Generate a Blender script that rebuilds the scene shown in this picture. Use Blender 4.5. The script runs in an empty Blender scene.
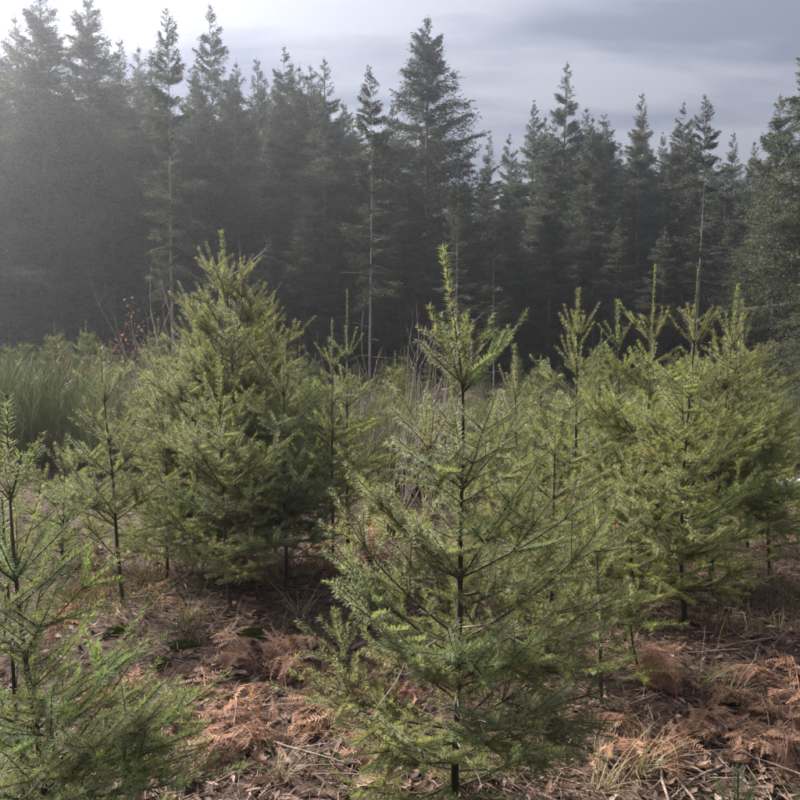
import bpy, math, random
import numpy as np
from mathutils import Vector, Matrix

# ------------------------------------------------------------------ camera, sky, sun, exposure
scene = bpy.context.scene
COL = scene.collection
R = math.radians
EYE, PITCH, F = 1.7, R(5.0), 800.0           # photograph is 800 px wide, focal length about 800 px
SUN_AZ, SUN_EL = R(-51), R(39)
SUN_DIR = Vector((math.sin(SUN_AZ) * math.cos(SUN_EL), math.cos(SUN_AZ) * math.cos(SUN_EL), math.sin(SUN_EL)))

cam_d = bpy.data.cameras.new('camera'); cam = bpy.data.objects.new('camera', cam_d); COL.objects.link(cam)
cam.location = (0, 0, EYE); cam.rotation_euler = (R(90) - PITCH, 0, 0)
cam_d.sensor_width = 36; cam_d.lens = 36.0; cam_d.clip_start = 0.05; cam_d.clip_end = 2000
scene.camera = cam

w = bpy.data.worlds.new('World'); scene.world = w; w.use_nodes = True
nt = w.node_tree; N = nt.nodes; Lk = nt.links; N.clear()
out = N.new('ShaderNodeOutputWorld')
sky = N.new('ShaderNodeTexSky'); sky.sky_type = 'NISHITA'; sky.sun_disc = False
sky.sun_elevation = SUN_EL; sky.sun_rotation = SUN_AZ; sky.dust_density = 2.5
bg1 = N.new('ShaderNodeBackground'); bg1.inputs['Strength'].default_value = 0.06
Lk.new(sky.outputs[0], bg1.inputs[0])
tc = N.new('ShaderNodeTexCoord')
sep = N.new('ShaderNodeSeparateXYZ'); Lk.new(tc.outputs['Generated'], sep.inputs[0])
def math_node(tree, op, a, b=None, c=None):
    n = tree.nodes.new('ShaderNodeMath'); n.operation = op
    for i, v in enumerate((a, b, c)):
        if v is None: continue
        if isinstance(v, (int, float)): n.inputs[i].default_value = v
        else: tree.links.new(v, n.inputs[i])
    return n.outputs[0]
zz = math_node(nt, 'ADD', math_node(nt, 'ABSOLUTE', sep.outputs[2]), 0.16)
comb = N.new('ShaderNodeCombineXYZ')
Lk.new(math_node(nt, 'DIVIDE', sep.outputs[0], zz), comb.inputs[0])
Lk.new(math_node(nt, 'DIVIDE', sep.outputs[1], zz), comb.inputs[1])
mp = N.new('ShaderNodeMapping'); mp.inputs['Scale'].default_value = (0.8, 2.1, 1); mp.inputs['Rotation'].default_value = (0, 0, R(12))
mp.inputs['Location'].default_value = (3.1, 1.75, 0)
Lk.new(comb.outputs[0], mp.inputs[0])
cn = N.new('ShaderNodeTexNoise'); cn.inputs['Scale'].default_value = 1.0; cn.inputs['Detail'].default_value = 7; cn.inputs['Roughness'].default_value = 0.5
Lk.new(mp.outputs[0], cn.inputs['Vector'])
cr = N.new('ShaderNodeValToRGB')
cr.color_ramp.elements[0].position = 0.44; cr.color_ramp.elements[0].color = (0.195, 0.211, 0.285, 1)
cr.color_ramp.elements[1].position = 0.57; cr.color_ramp.elements[1].color = (0.40, 0.41, 0.465, 1)
Lk.new(cn.outputs['Fac'], cr.inputs[0])
# thin cloud brightens towards the hidden sun
vd = N.new('ShaderNodeVectorMath'); vd.operation = 'DOT_PRODUCT'; vd.inputs[1].default_value = SUN_DIR
Lk.new(tc.outputs['Generated'], vd.inputs[0])
glow = math_node(nt, 'POWER', math_node(nt, 'MAXIMUM', vd.outputs['Value'], 0.0), 4.5)
gl1 = math_node(nt, 'MULTIPLY_ADD', glow, 0.60, 0.12)
# an overcast sky grows brighter towards the zenith
gl2 = math_node(nt, 'MULTIPLY_ADD', math_node(nt, 'MAXIMUM', sep.outputs[2], 0.0), 0.74, gl1)
vs = N.new('ShaderNodeVectorMath'); vs.operation = 'SCALE'
Lk.new(cr.outputs[0], vs.inputs[0]); Lk.new(gl2, vs.inputs['Scale'])
bg2 = N.new('ShaderNodeBackground'); bg2.inputs['Strength'].default_value = 1.0
Lk.new(vs.outputs[0], bg2.inputs[0])
mx = N.new('ShaderNodeMixShader'); mx.inputs[0].default_value = 0.9
Lk.new(bg1.outputs[0], mx.inputs[1]); Lk.new(bg2.outputs[0], mx.inputs[2]); Lk.new(mx.outputs[0], out.inputs['Surface'])

sl = bpy.data.lights.new('sun', 'SUN'); sl.energy = 5.0; sl.angle = R(9); sl.color = (1.0, 0.955, 0.885)
so = bpy.data.objects.new('sun', sl); COL.objects.link(so); so.rotation_euler = SUN_DIR.to_track_quat('Z', 'Y').to_euler()

vs_ = scene.view_settings
vs_.view_transform = 'Standard'; vs_.look = 'None'; vs_.gamma = 1; vs_.exposure = 1.85; vs_.use_curve_mapping = False
cy = scene.cycles
cy.max_bounces = 4; cy.diffuse_bounces = 2; cy.glossy_bounces = 1; cy.transmission_bounces = 3; cy.volume_bounces = 0
cy.transparent_max_bounces = 4
cy.use_adaptive_sampling = False; cy.use_light_tree = False
cy.use_denoising = True
try:
    cy.denoiser = 'OPENIMAGEDENOISE'; cy.denoising_input_passes = 'RGB_ALBEDO_NORMAL'; cy.denoising_prefilter = 'NONE'
except Exception: pass
cy.sample_clamp_indirect = 4.0

# ------------------------------------------------------------------ pixel helpers (a pixel gives a direction, depth comes from the ground)
CP, SP = math.cos(PITCH), math.sin(PITCH)
def ray(px, py):
    a, b = (px - 400) / F, (400 - py) / F
    return np.array([a, CP + b * SP, -SP + b * CP])
def P(px, py, d):
    r = ray(px, py); return np.array([0, 0, EYE]) + r * (d / r[1])
def gz(x, y):
    x = np.asarray(x, float); y = np.asarray(y, float)
    near = 0.028 * np.sin(1.9 * x + 0.7 * y + 1) + 0.022 * np.sin(2.7 * y - 1.3 * x) + 0.012 * np.sin(6.1 * x + 2.2) * np.sin(5.3 * y + 0.4) \
        + 0.008 * np.sin(11 * x - 7 * y) + 0.006 * np.sin(13.7 * y + 9.1 * x + 2)
    far = 0.25 * np.sin(0.09 * x + 1.0) * np.sin(0.07 * y) * np.clip((np.abs(y) - 12) / 20, 0, 1)
    return near + far
def G(px, py):
    r = ray(px, py); t = -EYE / r[2]; x, y = r[0] * t, r[1] * t
    return np.array([x, y, float(gz(x, y))])

# ------------------------------------------------------------------ mesh helpers
def norm(a): return a / np.maximum(np.linalg.norm(a, axis=-1, keepdims=True), 1e-9)
def mk(name, V, Fc, mats, mi=None, tone=None, smooth=False):
    V = np.asarray(V, np.float32).reshape(-1, 3); Fc = np.asarray(Fc, np.int32).reshape(-1, 3)
    me = bpy.data.meshes.new(name); me.vertices.add(len(V)); me.vertices.foreach_set('co', V.ravel())
    me.loops.add(Fc.size); me.loops.foreach_set('vertex_index', Fc.ravel())
    me.polygons.add(len(Fc)); me.polygons.foreach_set('loop_start', np.arange(0, Fc.size, 3, dtype=np.int32))
    for m in mats: me.materials.append(m)
    if mi is not None: me.polygons.foreach_set('material_index', np.asarray(mi, np.int32))
    if smooth: me.polygons.foreach_set('use_smooth', np.ones(len(Fc), bool))
    if tone is not None:
        at = me.attributes.new('tone', 'FLOAT', 'FACE'); at.data.foreach_set('value', np.asarray(tone, np.float32))
    me.update(); return me
def join(parts):
    """parts: list of (V, F, mi, tone)"""
    V, Fc, M, T, o = [], [], [], [], 0
    for v, f, m, t in parts:
        if len(f) == 0: continue
        V.append(v); Fc.append(f + o); o += len(v)
        M.append(np.full(len(f), m) if np.isscalar(m) else m); T.append(np.full(len(f), t, float) if np.isscalar(t) else t)
    return np.concatenate(V), np.concatenate(Fc), np.concatenate(M), np.concatenate(T)
def tube(pts, rad, n=8, cap=True):
    pts = np.asarray(pts, float); m = len(pts); rad = np.broadcast_to(rad, (m,))
    T = norm(np.gradient(pts, axis=0)); ref = np.array([0.31, 0.95, 0.1]) if abs(T[0, 2]) > .7 else np.array([0.05, 0.1, 1])
    U = norm(np.cross(T, ref)); W = np.cross(T, U)
    a = np.arange(n) * 2 * math.pi / n
    V = pts[:, None] + rad[:, None, None] * (U[:, None] * np.cos(a)[None, :, None] + W[:, None] * np.sin(a)[None, :, None])
    V = V.reshape(-1, 3); Fc = []
    i, j = np.meshgrid(np.arange(m - 1), np.arange(n), indexing='ij'); i, j = i.ravel(), j.ravel(); k = (j + 1) % n
    A, B, Cc, D = i * n + j, i * n + k, (i + 1) * n + k, (i + 1) * n + j
    Fc = np.concatenate([np.stack([A, B, Cc], 1), np.stack([A, Cc, D], 1)])
    if cap:
        V = np.vstack([V, pts[-1:] + T[-1:] * rad[-1] * .6]); t = len(V) - 1
        Fc = np.vstack([Fc, [[(m - 1) * n + q, (m - 1) * n + (q + 1) % n, t] for q in range(n)]])
    return V, Fc
def smooth_line(pts, n):
    pts = np.asarray(pts, float); d = np.r_[0, np.cumsum(np.linalg.norm(np.diff(pts, axis=0), axis=1))]
    s = np.linspace(0, d[-1], n); P0 = np.stack([np.interp(s, d, pts[:, k]) for k in range(3)], 1)
    for _ in range(2): P0[1:-1] = (P0[:-2] + 2 * P0[1:-1] + P0[2:]) / 4
    return P0
def obj(name, me, parent=None, color=None):
    o = bpy.data.objects.new(name, me); COL.objects.link(o)
    if parent is not None: o.parent = parent
    if color is not None: o.color = (*color, 1)
    return o
def tag(o, label=None, cat=None, group=None, kind=None):
    if label: o['label'] = label
    if cat: o['category'] = cat
    if group: o['group'] = group
    if kind: o['kind'] = kind
    return o
def frame(xdir, roll=0.0, up=(0, 0, 1)):
    x = Vector(xdir).normalized(); z = Vector(up); y = z.cross(x)
    if y.length < 1e-3: y = Vector((0, 1, 0)).cross(x)
    y.normalize(); z = x.cross(y)
    m = Matrix((x, y, z)).transposed()
    return m @ Matrix.Rotation(roll, 3, 'X')

# ------------------------------------------------------------------ materials
def mat(name):
    m = bpy.data.materials.new(name); m.use_nodes = True; n = m.node_tree
    b = n.nodes['Principled BSDF']; return m, n, b
def rgb(n, c):
    x = n.nodes.new('ShaderNodeRGB'); x.outputs[0].default_value = (*c, 1); return x.outputs[0]
def mix(n, f, a, b, blend='MIX'):
    x = n.nodes.new('ShaderNodeMix'); x.data_type = 'RGBA'; x.blend_type = blend
    for i, v in ((0, f), (6, a), (7, b)):
        if isinstance(v, (int, float)): x.inputs[i].default_value = v
        elif isinstance(v, tuple): x.inputs[i].default_value = (*v, 1)
        else: n.links.new(v, x.inputs[i])
    return x.outputs[2]
def noise(n, scale, detail=4, rough=.55, coord='Object', stretch=None):
    t = n.nodes.new('ShaderNodeTexCoord'); x = n.nodes.new('ShaderNodeTexNoise')
    x.inputs['Scale'].default_value = scale; x.inputs['Detail'].default_value = detail; x.inputs['Roughness'].default_value = rough
    v = t.outputs[coord]
    if stretch:
        q = n.nodes.new('ShaderNodeMapping'); q.inputs['Scale'].default_value = stretch; n.links.new(v, q.inputs[0]); v = q.outputs[0]
    n.links.new(v, x.inputs['Vector']); return x.outputs['Fac']
def ramp(n, fac, stops):
    r = n.nodes.new('ShaderNodeValToRGB'); e = r.color_ramp.elements
    while len(e) < len(stops): e.new(0.5)
    for k, (p, c) in enumerate(stops): e[k].position = p; e[k].color = (*c, 1)
    n.links.new(fac, r.inputs[0]); return r.outputs[0]
def bump(n, b, h, strength, dist):
    x = n.nodes.new('ShaderNodeBump'); x.inputs['Strength'].default_value = strength; x.inputs['Distance'].default_value = dist
    n.links.new(h, x.inputs['Height']); n.links.new(x.outputs[0], b.inputs['Normal'])
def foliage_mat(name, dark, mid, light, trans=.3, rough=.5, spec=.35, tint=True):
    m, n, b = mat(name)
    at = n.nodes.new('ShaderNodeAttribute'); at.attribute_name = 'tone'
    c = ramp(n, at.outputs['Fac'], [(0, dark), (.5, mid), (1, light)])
    if tint:
        oi = n.nodes.new('ShaderNodeObjectInfo'); c = mix(n, 1.0, c, oi.outputs['Color'], 'MULTIPLY')
    n.links.new(c, b.inputs['Base Color']); b.inputs['Roughness'].default_value = rough; b.inputs['Specular IOR Level'].default_value = spec
    tr = n.nodes.new('ShaderNodeBsdfTranslucent'); tl = mix(n, 1.0, c, (1.12, 1.15, .70), 'MULTIPLY'); n.links.new(tl, tr.inputs[0])
    ms = n.nodes.new('ShaderNodeMixShader'); ms.inputs[0].default_value = trans
    n.links.new(b.outputs[0], ms.inputs[1]); n.links.new(tr.outputs[0], ms.inputs[2])
    n.links.new(ms.outputs[0], n.nodes['Material Output'].inputs['Surface']); return m
def bark_mat(name, dark, light, scale=14, stretch=(1, 1, .25), bs=.6, bd=.004):
    m, n, b = mat(name); f = noise(n, scale, 6, .65, stretch=stretch)
    n.links.new(ramp(n, f, [(.32, dark), (.68, light)]), b.inputs['Base Color']); b.inputs['Roughness'].default_value = .85
    b.inputs['Specular IOR Level'].default_value = .25
    bump(n, b, f, bs, bd); return m

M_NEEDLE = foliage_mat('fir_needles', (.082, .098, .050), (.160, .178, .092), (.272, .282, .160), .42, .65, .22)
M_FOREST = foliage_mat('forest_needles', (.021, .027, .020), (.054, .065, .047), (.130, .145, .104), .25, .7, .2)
M_BROOM = foliage_mat('broom_stems', (.070, .088, .036), (.110, .130, .056), (.180, .190, .098), .25, .55, .3)
M_BRACKEN = foliage_mat('dead_bracken', (.070, .038, .026), (.165, .096, .066), (.33, .215, .150), .25, .8, .15)
M_LITTER = foliage_mat('leaf_litter', (.055, .035, .026), (.150, .094, .070), (.40, .30, .235), .08, .8, .2, tint=False)
M_LEAF = foliage_mat('dry_leaf', (.11, .068, .052), (.205, .130, .102), (.36, .26, .21), .15, .7, .25)
M_GRASS = foliage_mat('dry_grass', (.14, .11, .06), (.24, .19, .11), (.36, .30, .19), .2, .7, .2)
M_MOSS = foliage_mat('moss', (.020, .034, .008), (.045, .066, .014), (.085, .105, .028), .15, .85, .1)
M_REDLEAF = foliage_mat('russet_leaf', (.12, .05, .04), (.23, .10, .075), (.34, .18, .14), .2, .8, .15)
M_BARK = bark_mat('sapling_bark', (.022, .016, .012), (.085, .066, .050), 30)
M_TWIG = bark_mat('twig_bark', (.050, .036, .025), (.13, .098, .070), 40)
M_DEADTWIG = bark_mat('dead_twig', (.13, .105, .085), (.30, .26, .215), 40)
M_FTRUNK = bark_mat('forest_bark', (.060, .050, .045), (.20, .175, .155), 6, (1, 1, .2), .8, .02)
M_PALEBARK = bark_mat('pale_forest_bark', (.16, .135, .115), (.40, .35, .31), 6, (1, 1, .2), .8, .02)
M_STICK = bark_mat('stick_bark', (.075, .050, .038), (.25, .19, .15), 22, (1, 1, 1))
M_PALE = bark_mat('pale_wood', (.26, .23, .21), (.62, .58, .55), 12, (1, 1, 1), .8, .02)

def ground_material():
    m, n, b = mat('forest_floor')
    f1 = noise(n, 1.1, 5, .6); f2 = noise(n, 17, 8, .7); f3 = noise(n, 75, 5, .7)
    soil = ramp(n, f2, [(.30, (.022, .015, .011)), (.5, (.070, .043, .032)), (.72, (.160, .100, .074))])
    fleck = ramp(n, f3, [(.42, (.45, .42, .40)), (.62, (1.35, 1.3, 1.25))])
    soil = mix(n, 1.0, soil, fleck, 'MULTIPLY')
    green = ramp(n, f2, [(.3, (.018, .024, .008)), (.7, (.062, .070, .026))])
    msk = ramp(n, f1, [(.56, (0, 0, 0)), (.70, (.75, .75, .75))])
    n.links.new(mix(n, msk, soil, green), b.inputs['Base Color']); b.inputs['Roughness'].default_value = .9
    b.inputs['Specular IOR Level'].default_value = .2
    s = n.nodes.new('ShaderNodeMath'); s.operation = 'ADD'; n.links.new(f2, s.inputs[0]); n.links.new(f3, s.inputs[1])
    bump(n, b, s.outputs[0], .9, .02); return m
M_GROUND = ground_material()

# ------------------------------------------------------------------ ground
def axis_coords(n, span, c, k):
    t = np.linspace(-1, 1, n); return c + span * np.sinh(k * t) / math.sinh(k)
gx = axis_coords(260, 150, 0, 4.2); gy = axis_coords(260, 150, 5, 4.2)
XX, YY = np.meshgrid(gx, gy, indexing='ij'); GV = np.stack([XX, YY, gz(XX, YY)], -1).reshape(-1, 3)
ii, jj = np.meshgrid(np.arange(259), np.arange(259), indexing='ij'); a = (ii * 260 + jj).ravel()
gf = np.concatenate([np.stack([a, a + 260, a + 261], 1), np.stack([a, a + 261, a + 1], 1)])
tag(obj('ground', mk('ground', GV, gf, [M_GROUND], smooth=True)), 'brown forest floor of bare soil, needles and moss', None, None, 'structure')

# ------------------------------------------------------------------ shoots and needles
def needles(rng, p0, p1, dens, ln, wd, tone, ang=(48, 68), flat=.75, quad=True):
    p0, p1 = np.asarray(p0), np.asarray(p1); Ls = np.linalg.norm(p1 - p0, axis=1)
    cnt = np.maximum((Ls * dens + rng.random(len(Ls))).astype(int), 0); idx = np.repeat(np.arange(len(Ls)), cnt); n = len(idx)
    T = norm(p1 - p0)[idx]; t = rng.random(n)[:, None]; base = p0[idx] * (1 - t) + p1[idx] * t
    ref = np.where(np.abs(T[:, 2:3]) > .85, [[1., .2, 0]], [[0, 0, 1.]]); U = norm(np.cross(T, ref)); W = np.cross(U, T)
    a = rng.random(n) * 2 * math.pi; ca, sa = np.cos(a)[:, None], np.sin(a)[:, None]
    fl = np.where(np.abs(T[:, 2:3]) > .85, 1.0, flat)
    rad = norm(U * ca + W * (sa * fl + .12 * (1 - fl)))
    al = np.radians(rng.uniform(*ang, n))[:, None]; D = norm(T * np.cos(al) + rad * np.sin(al) + rng.normal(0, .07, (n, 3)))
    l = (ln[idx] if np.ndim(ln) else ln) * rng.uniform(.75, 1.12, n); l = l[:, None]
    S = norm(np.cross(D, T)) * (wd / 2); tip = base + D * l + np.array([0, 0, -.06]) * l
    tn = np.clip(tone[idx] + rng.normal(0, .16, n), 0, 1)
    if quad:
        mid = base + D * l * .5
        V = np.stack([base, mid - S, tip, mid + S], 1).reshape(-1, 3); o = np.arange(n) * 4
        Fc = np.concatenate([np.stack([o, o + 1, o + 2], 1), np.stack([o, o + 2, o + 3], 1)]); return V, Fc, np.r_[tn, tn]
    V = np.stack([base - S, base + S, tip], 1).reshape(-1, 3); o = np.arange(n) * 3
    return V, np.stack([o, o + 1, o + 2], 1), tn
def wood(p0, p1, r0, r1, k=4):
    p0, p1 = np.asarray(p0), np.asarray(p1); n = len(p0); T = norm(p1 - p0)
    ref = np.where(np.abs(T[:, 2:3]) > .85, [[1., .2, 0]], [[0, 0, 1.]]); U = norm(np.cross(T, ref)); W = np.cross(U, T)
    a = np.arange(k) * 2 * math.pi / k; c = np.cos(a)[None, :, None]; s = np.sin(a)[None, :, None]
    ring = U[:, None] * c + W[:, None] * s
    V = np.concatenate([p0[:, None] + ring * np.asarray(r0)[:, None, None], p1[:, None] + ring * np.asarray(r1)[:, None, None]], 1).reshape(-1, 3)
    o = (np.arange(n) * 2 * k)[:, None]; j = np.arange(k)[None]; q = (j + 1) % k
    A, B, Cc, D = o + j, o + q, o + k + q, o + k + j
    return V, np.concatenate([np.stack([A, B, Cc], -1).reshape(-1, 3), np.stack([A, Cc, D], -1).reshape(-1, 3)])

def rotv(v, ax, ang):
    ax = ax / (np.linalg.norm(ax) + 1e-9); c, s = math.cos(ang), math.sin(ang)
    return v * c + np.cross(ax, v) * s + ax * np.dot(ax, v) * (1 - c)
def grow(rng, L, age, curve=.05):
    """skeleton of one fir branch along +X: list of (p0, p1, r0, r1, years_from_tip)"""
    segs = []
    def ax(p, d, L, age, order):
        yl = L / age; up = np.array([0, 0, 1.])
        ns = max(2, int(round(yl / .05)))
        for y in range(age):
            for s in range(ns):
                rem = L - (y + s / ns) * yl; rem2 = L - (y + (s + 1) / ns) * yl
                d = norm(d + up * curve * (1 if order == 0 else .35) * yl / ns / .05 * .5 + rng.normal(0, .035, 3)); q = p + d * (yl / ns)
                segs.append((p, q, .0011 + .0062 * rem, .0011 + .0062 * rem2, age - 1 - y)); p = q
                if order < 2 and 1 <= age - 1 - y <= 2 and s < ns - 1 and rng.random() < (.7 if order == 0 else .42) and rem > .10:
                    sd = rng.choice([-1, 1]); side = rotv(d, up, sd * R(rng.uniform(45, 65))); side = norm(side + up * rng.normal(.02, .16))
                    ax(p, side, rng.uniform(.05, .13) + .10 * rem, 1, 3)
            if y < age - 1 and order < 3:
                rem = L - (y + 1) * yl
                sides = [-1, 1] + ([-1, 1] if order == 0 else []) + ([0] if order < 2 and rng.random() < .5 else [])
                for sd in sides:
                    if sd == 0: dd = rotv(d, np.array([d[1], -d[0], 0.]), R(rng.uniform(25, 45)) * rng.choice([-1, 1, 1]))
                    else: dd = rotv(d, up, sd * R(rng.uniform(38, 58)))
                    dd = norm(dd + up * rng.normal(.04, .10)); l2 = rem * rng.uniform(.5, .85)
                    if l2 > .035: ax(p, dd, l2, max(1, age - 1 - y), order + 1)
    ax(np.zeros(3), np.array([1., 0, 0]), L, age, 0)
    return segs
def branch_geo(seed, L, age, dens=860, nl=.0215, nw=.0022, quad=True):
    rng = np.random.default_rng(seed); S = grow(rng, L, age)
    p0 = np.array([s[0] for s in S]); p1 = np.array([s[1] for s in S]); r0 = np.array([s[2] for s in S]); r1 = np.array([s[3] for s in S]); y = np.array([s[4] for s in S])
    wv, wf = wood(p0, p1, r0, r1)
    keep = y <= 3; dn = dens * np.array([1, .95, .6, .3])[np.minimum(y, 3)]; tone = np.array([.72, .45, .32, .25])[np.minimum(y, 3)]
    nv, nf, tn = needles(rng, p0[keep], p1[keep], dn[keep], nl, nw, tone[keep], quad=quad)
    return (wv, wf), (nv, nf, tn)
SPECS = [(.12, 1), (.19, 1), (.28, 1), (.36, 2), (.45, 2), (.56, 3), (.68, 3), (.82, 4), (.98, 5)]
VAR = []
for k, (L, age) in enumerate(SPECS):
    for q in range(3 if .2 < L < .9 else 2):
        (wv, wf), (nv, nf, tn) = branch_geo(100 + k * 10 + q, L, age)
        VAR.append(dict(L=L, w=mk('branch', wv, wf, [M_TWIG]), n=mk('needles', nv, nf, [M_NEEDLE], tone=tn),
                        geo=((wv, wf), (nv, nf, tn)), both=None))
def both(v):
    if v['both'] is None:
        (wv, wf), (nv, nf, tn) = v['geo']; V, Fc, mi, t = join([(wv, wf, 0, .5), (nv, nf, 1, tn)])
        v['both'] = mk('branch', V, Fc, [M_TWIG, M_NEEDLE], mi, t)
    return v['both']
print('needle tris', sum(len(v['n'].polygons) for v in VAR), [len(v['n'].polygons) for v in VAR])

def dead_twig_mesh(seed, L):
    rng = np.random.default_rng(seed); parts = []; pts = [np.zeros(3)]; d = np.array([1., 0, .05])
    n = 7
    for i in range(n): d = norm(d + rng.normal(0, .12, 3) + np.array([0, 0, .03])); pts.append(pts[-1] + d * L / n)
    parts.append((*tube(pts, np.linspace(.0042, .0012, n + 1), 5), 0, .5))
    for i in range(2, n):
        if rng.random() < .65:
            d2 = norm(pts[i] - pts[i - 1] + rng.normal(0, .7, 3)); l = L * rng.uniform(.12, .3); q = [pts[i]]
            for s in range(3): d2 = norm(d2 + rng.normal(0, .2, 3)); q.append(q[-1] + d2 * l / 3)
            parts.append((*tube(q, np.linspace(.0018, .0007, 4), 4), 0, .5))
    V, Fc, mi, t = join(parts); return mk('dead_twig', V, Fc, [M_DEADTWIG], smooth=True)
DEAD = [dead_twig_mesh(900 + i, L) for i, L in enumerate((.25, .35, .45, .55))]

def sapling(label, pts, d, rad, leader, seed, tint=(1, 1, 1), split=False, manual=(), whorls=None, dens=1.0, rbase=None, dead=0, nb=6, low=.07, bot_el=-2, leader_needles=1.0, group='young fir saplings in the clearing', nlead=.032):
    """pts: trunk pixels, base first (its height comes from the ground), all at ground depth d"""
    rng = np.random.default_rng(seed)
    bx = P(pts[0][0], 600, d)[0]; base = np.array([bx, d, float(gz(bx, d))])
    line = [base] + [P(px, py, d + rng.normal(0, .012 * d)) for px, py in pts[1:]]
    line = smooth_line(line, 26); H = line[-1][2] - base[2]
    cum = np.r_[0, np.cumsum(np.linalg.norm(np.diff(line, axis=0), axis=1))]; Ltot = cum[-1]
    at = lambda s: np.array([np.interp(s, cum, line[:, k]) for k in range(3)])
    root = bpy.data.objects.new('fir_sapling', None); COL.objects.link(root); root.location = base; root.empty_display_size = .1
    tag(root, label, 'fir sapling', group)
    r0 = rbase or (.004 + .0058 * H)
    loc = line - base; tr_n = np.searchsorted(cum, Ltot - leader * .98)
    rr = .0020 + (r0 - .0020) * (1 - cum / Ltot) ** 1.15
    low_pts = np.vstack([loc[0] - [0, 0, .06], loc[:tr_n + 1]]); low_r = np.r_[rr[0] * 1.35, rr[:tr_n + 1]]; low_r[1] *= 1.2
    v, f = tube(low_pts, low_r, 8); obj('trunk', mk('trunk', v, f, [M_BARK], smooth=True), root)
    lp = loc[tr_n:]; v, f = tube(lp, rr[tr_n:], 6)
    ln = np.full(len(lp) - 1, nlead); nv, nf, tn = needles(rng, lp[:-1], lp[1:], np.full(len(lp) - 1, 1000. * leader_needles), ln, .0026, np.full(len(lp) - 1, .8), ang=(42, 70))
    # bud cluster at the tip
    bt = []
    for q in range(5):
        aa = q * 1.256; bd = np.array([.5 * math.cos(aa), .5 * math.sin(aa), 1.]) if q else np.array([0, 0, 1.])
        bt.append((*tube([lp[-1] - bd * .001, lp[-1] + norm(bd) * .006, lp[-1] + norm(bd) * .011], [.0016, .0026, .0008], 5), 0, .5))
    Vv, Ff, mi, tt = join([(v, f, 0, .5), (nv, nf, 1, tn)] + bt)
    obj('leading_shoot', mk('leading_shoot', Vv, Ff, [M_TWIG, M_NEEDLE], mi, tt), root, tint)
    def put(s, dirv, L, roll=None):
        p = at(s); cands = sorted(VAR, key=lambda q: abs(math.log(q['L'] / L)))[:3]; q = cands[rng.integers(len(cands))]
        sc = L / q['L']; m = frame(dirv, rng.normal(0, .25) if roll is None else roll).to_4x4()
        m = Matrix.Translation(Vector(p - base)) @ m @ Matrix.Diagonal((sc, min(max(sc, .8), 1.2) if abs(sc - 1) < .3 else sc, min(max(sc, .85), 1.15), 1))
        tj = tuple(t * (1 + rng.normal(0, .05)) for t in tint)
        if split:
            o = obj('branch', q['w'], root); o.matrix_local = m
            c = obj('needles', q['n'], o, tj)
        else:
            o = obj('branch', both(q), root, tj); o.matrix_local = m
    # manual limbs first: (trunk pixel y, tip px, tip py, depth offset)
    for (sy, tx, ty, dd) in manual:
        zt = P(pts[-1][0], sy, d)[2]; s = float(np.interp(zt, line[:, 2], cum)); v = P(tx, ty, d + dd) - at(s)
        put(s, v, np.linalg.norm(v) * .97)
    # whorls, one per year
    s = Ltot - leader; gap = leader * .8; ph = rng.random() * 6.28; k = 0
    while s > low * Ltot:
        below = Ltot - s; prof = min(1.0, (below / Ltot / .75) ** .75) * (1.0 if s > .3 * Ltot else .75 + .25 * s / (.3 * Ltot))
        Lb = max(.10, rad * prof); el0 = np.interp(below / Ltot, [0, .25, .6, 1], [62, 50, 30, bot_el + 8])
        n = int(round((nb + rng.integers(-1, 2)) * dens)); ph += .6
        for i in range(max(3, n)):
            azm = ph + i * 6.283 / max(3, n) + rng.normal(0, .22); el = R(el0 + rng.normal(0, 8))
            put(s + rng.normal(0, .012), (math.cos(azm) * math.cos(el), math.sin(azm) * math.cos(el), math.sin(el)), Lb * rng.uniform(.72, 1.12))
        # shorter shoots between the whorls
        ni = int(round((3 + 11 * gap) * dens * (.45 if below < .35 * Ltot else 1))); 
        for i in range(ni):
            si = s - gap * rng.uniform(.12, .92)
            if si < low * Ltot: continue
            azm = rng.random() * 6.283; el = R(el0 - 4 + rng.normal(0, 10))
            put(si, (math.cos(azm) * math.cos(el), math.sin(azm) * math.cos(el), math.sin(el)), max(.1, Lb * rng.uniform(.35, .75)))
        gap = min(.40, max(.2, gap * rng.uniform(.8, 1.0))); s -= gap; k += 1
    for i in range(dead):
        si = Ltot * rng.uniform(.06, .42); azm = rng.uniform(-2.8, .3); o = obj('dead_twig', DEAD[rng.integers(len(DEAD))], root)
        m = frame((math.cos(azm), math.sin(azm), rng.uniform(-.1, .45)), rng.random() * 6).to_4x4(); o.matrix_local = Matrix.Translation(Vector(at(si) - base)) @ m
    return root

GREEN = (1, 1, 1)
# the central sapling
sapling('large fir sapling with tall bottlebrush leader, front and centre, nearest whole tree', [(455, 0), (457, 700), (460, 600), (461, 500), (464, 400), (463, 378), (452, 310), (443, 247)], 2.64, .74, .47, 11,
        (1.02, 1.03, 1.0), True, manual=[(382, 413, 345, -.12), (382, 517, 340, -.10), (378, 497, 362, -.22), (640, 290, 522, -.1), (645, 655, 545, -.15), (505, 412, 462, -.2), (505, 548, 452, .1), (560, 372, 505, .15),
                (745, 300, 690, .0), (735, 620, 705, -.15), (700, 560, 650, -.45), (700, 380, 640, -.4), (760, 400, 745, -.45), (755, 520, 735, -.4), (600, 672, 560, .1), (680, 668, 625, .05), (730, 650, 690, .15), (720, 640, 740, -.1), (770, 330, 740, .1)], dead=14, nb=7, low=.04, bot_el=-4, leader_needles=1.15, nlead=.029)
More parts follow.
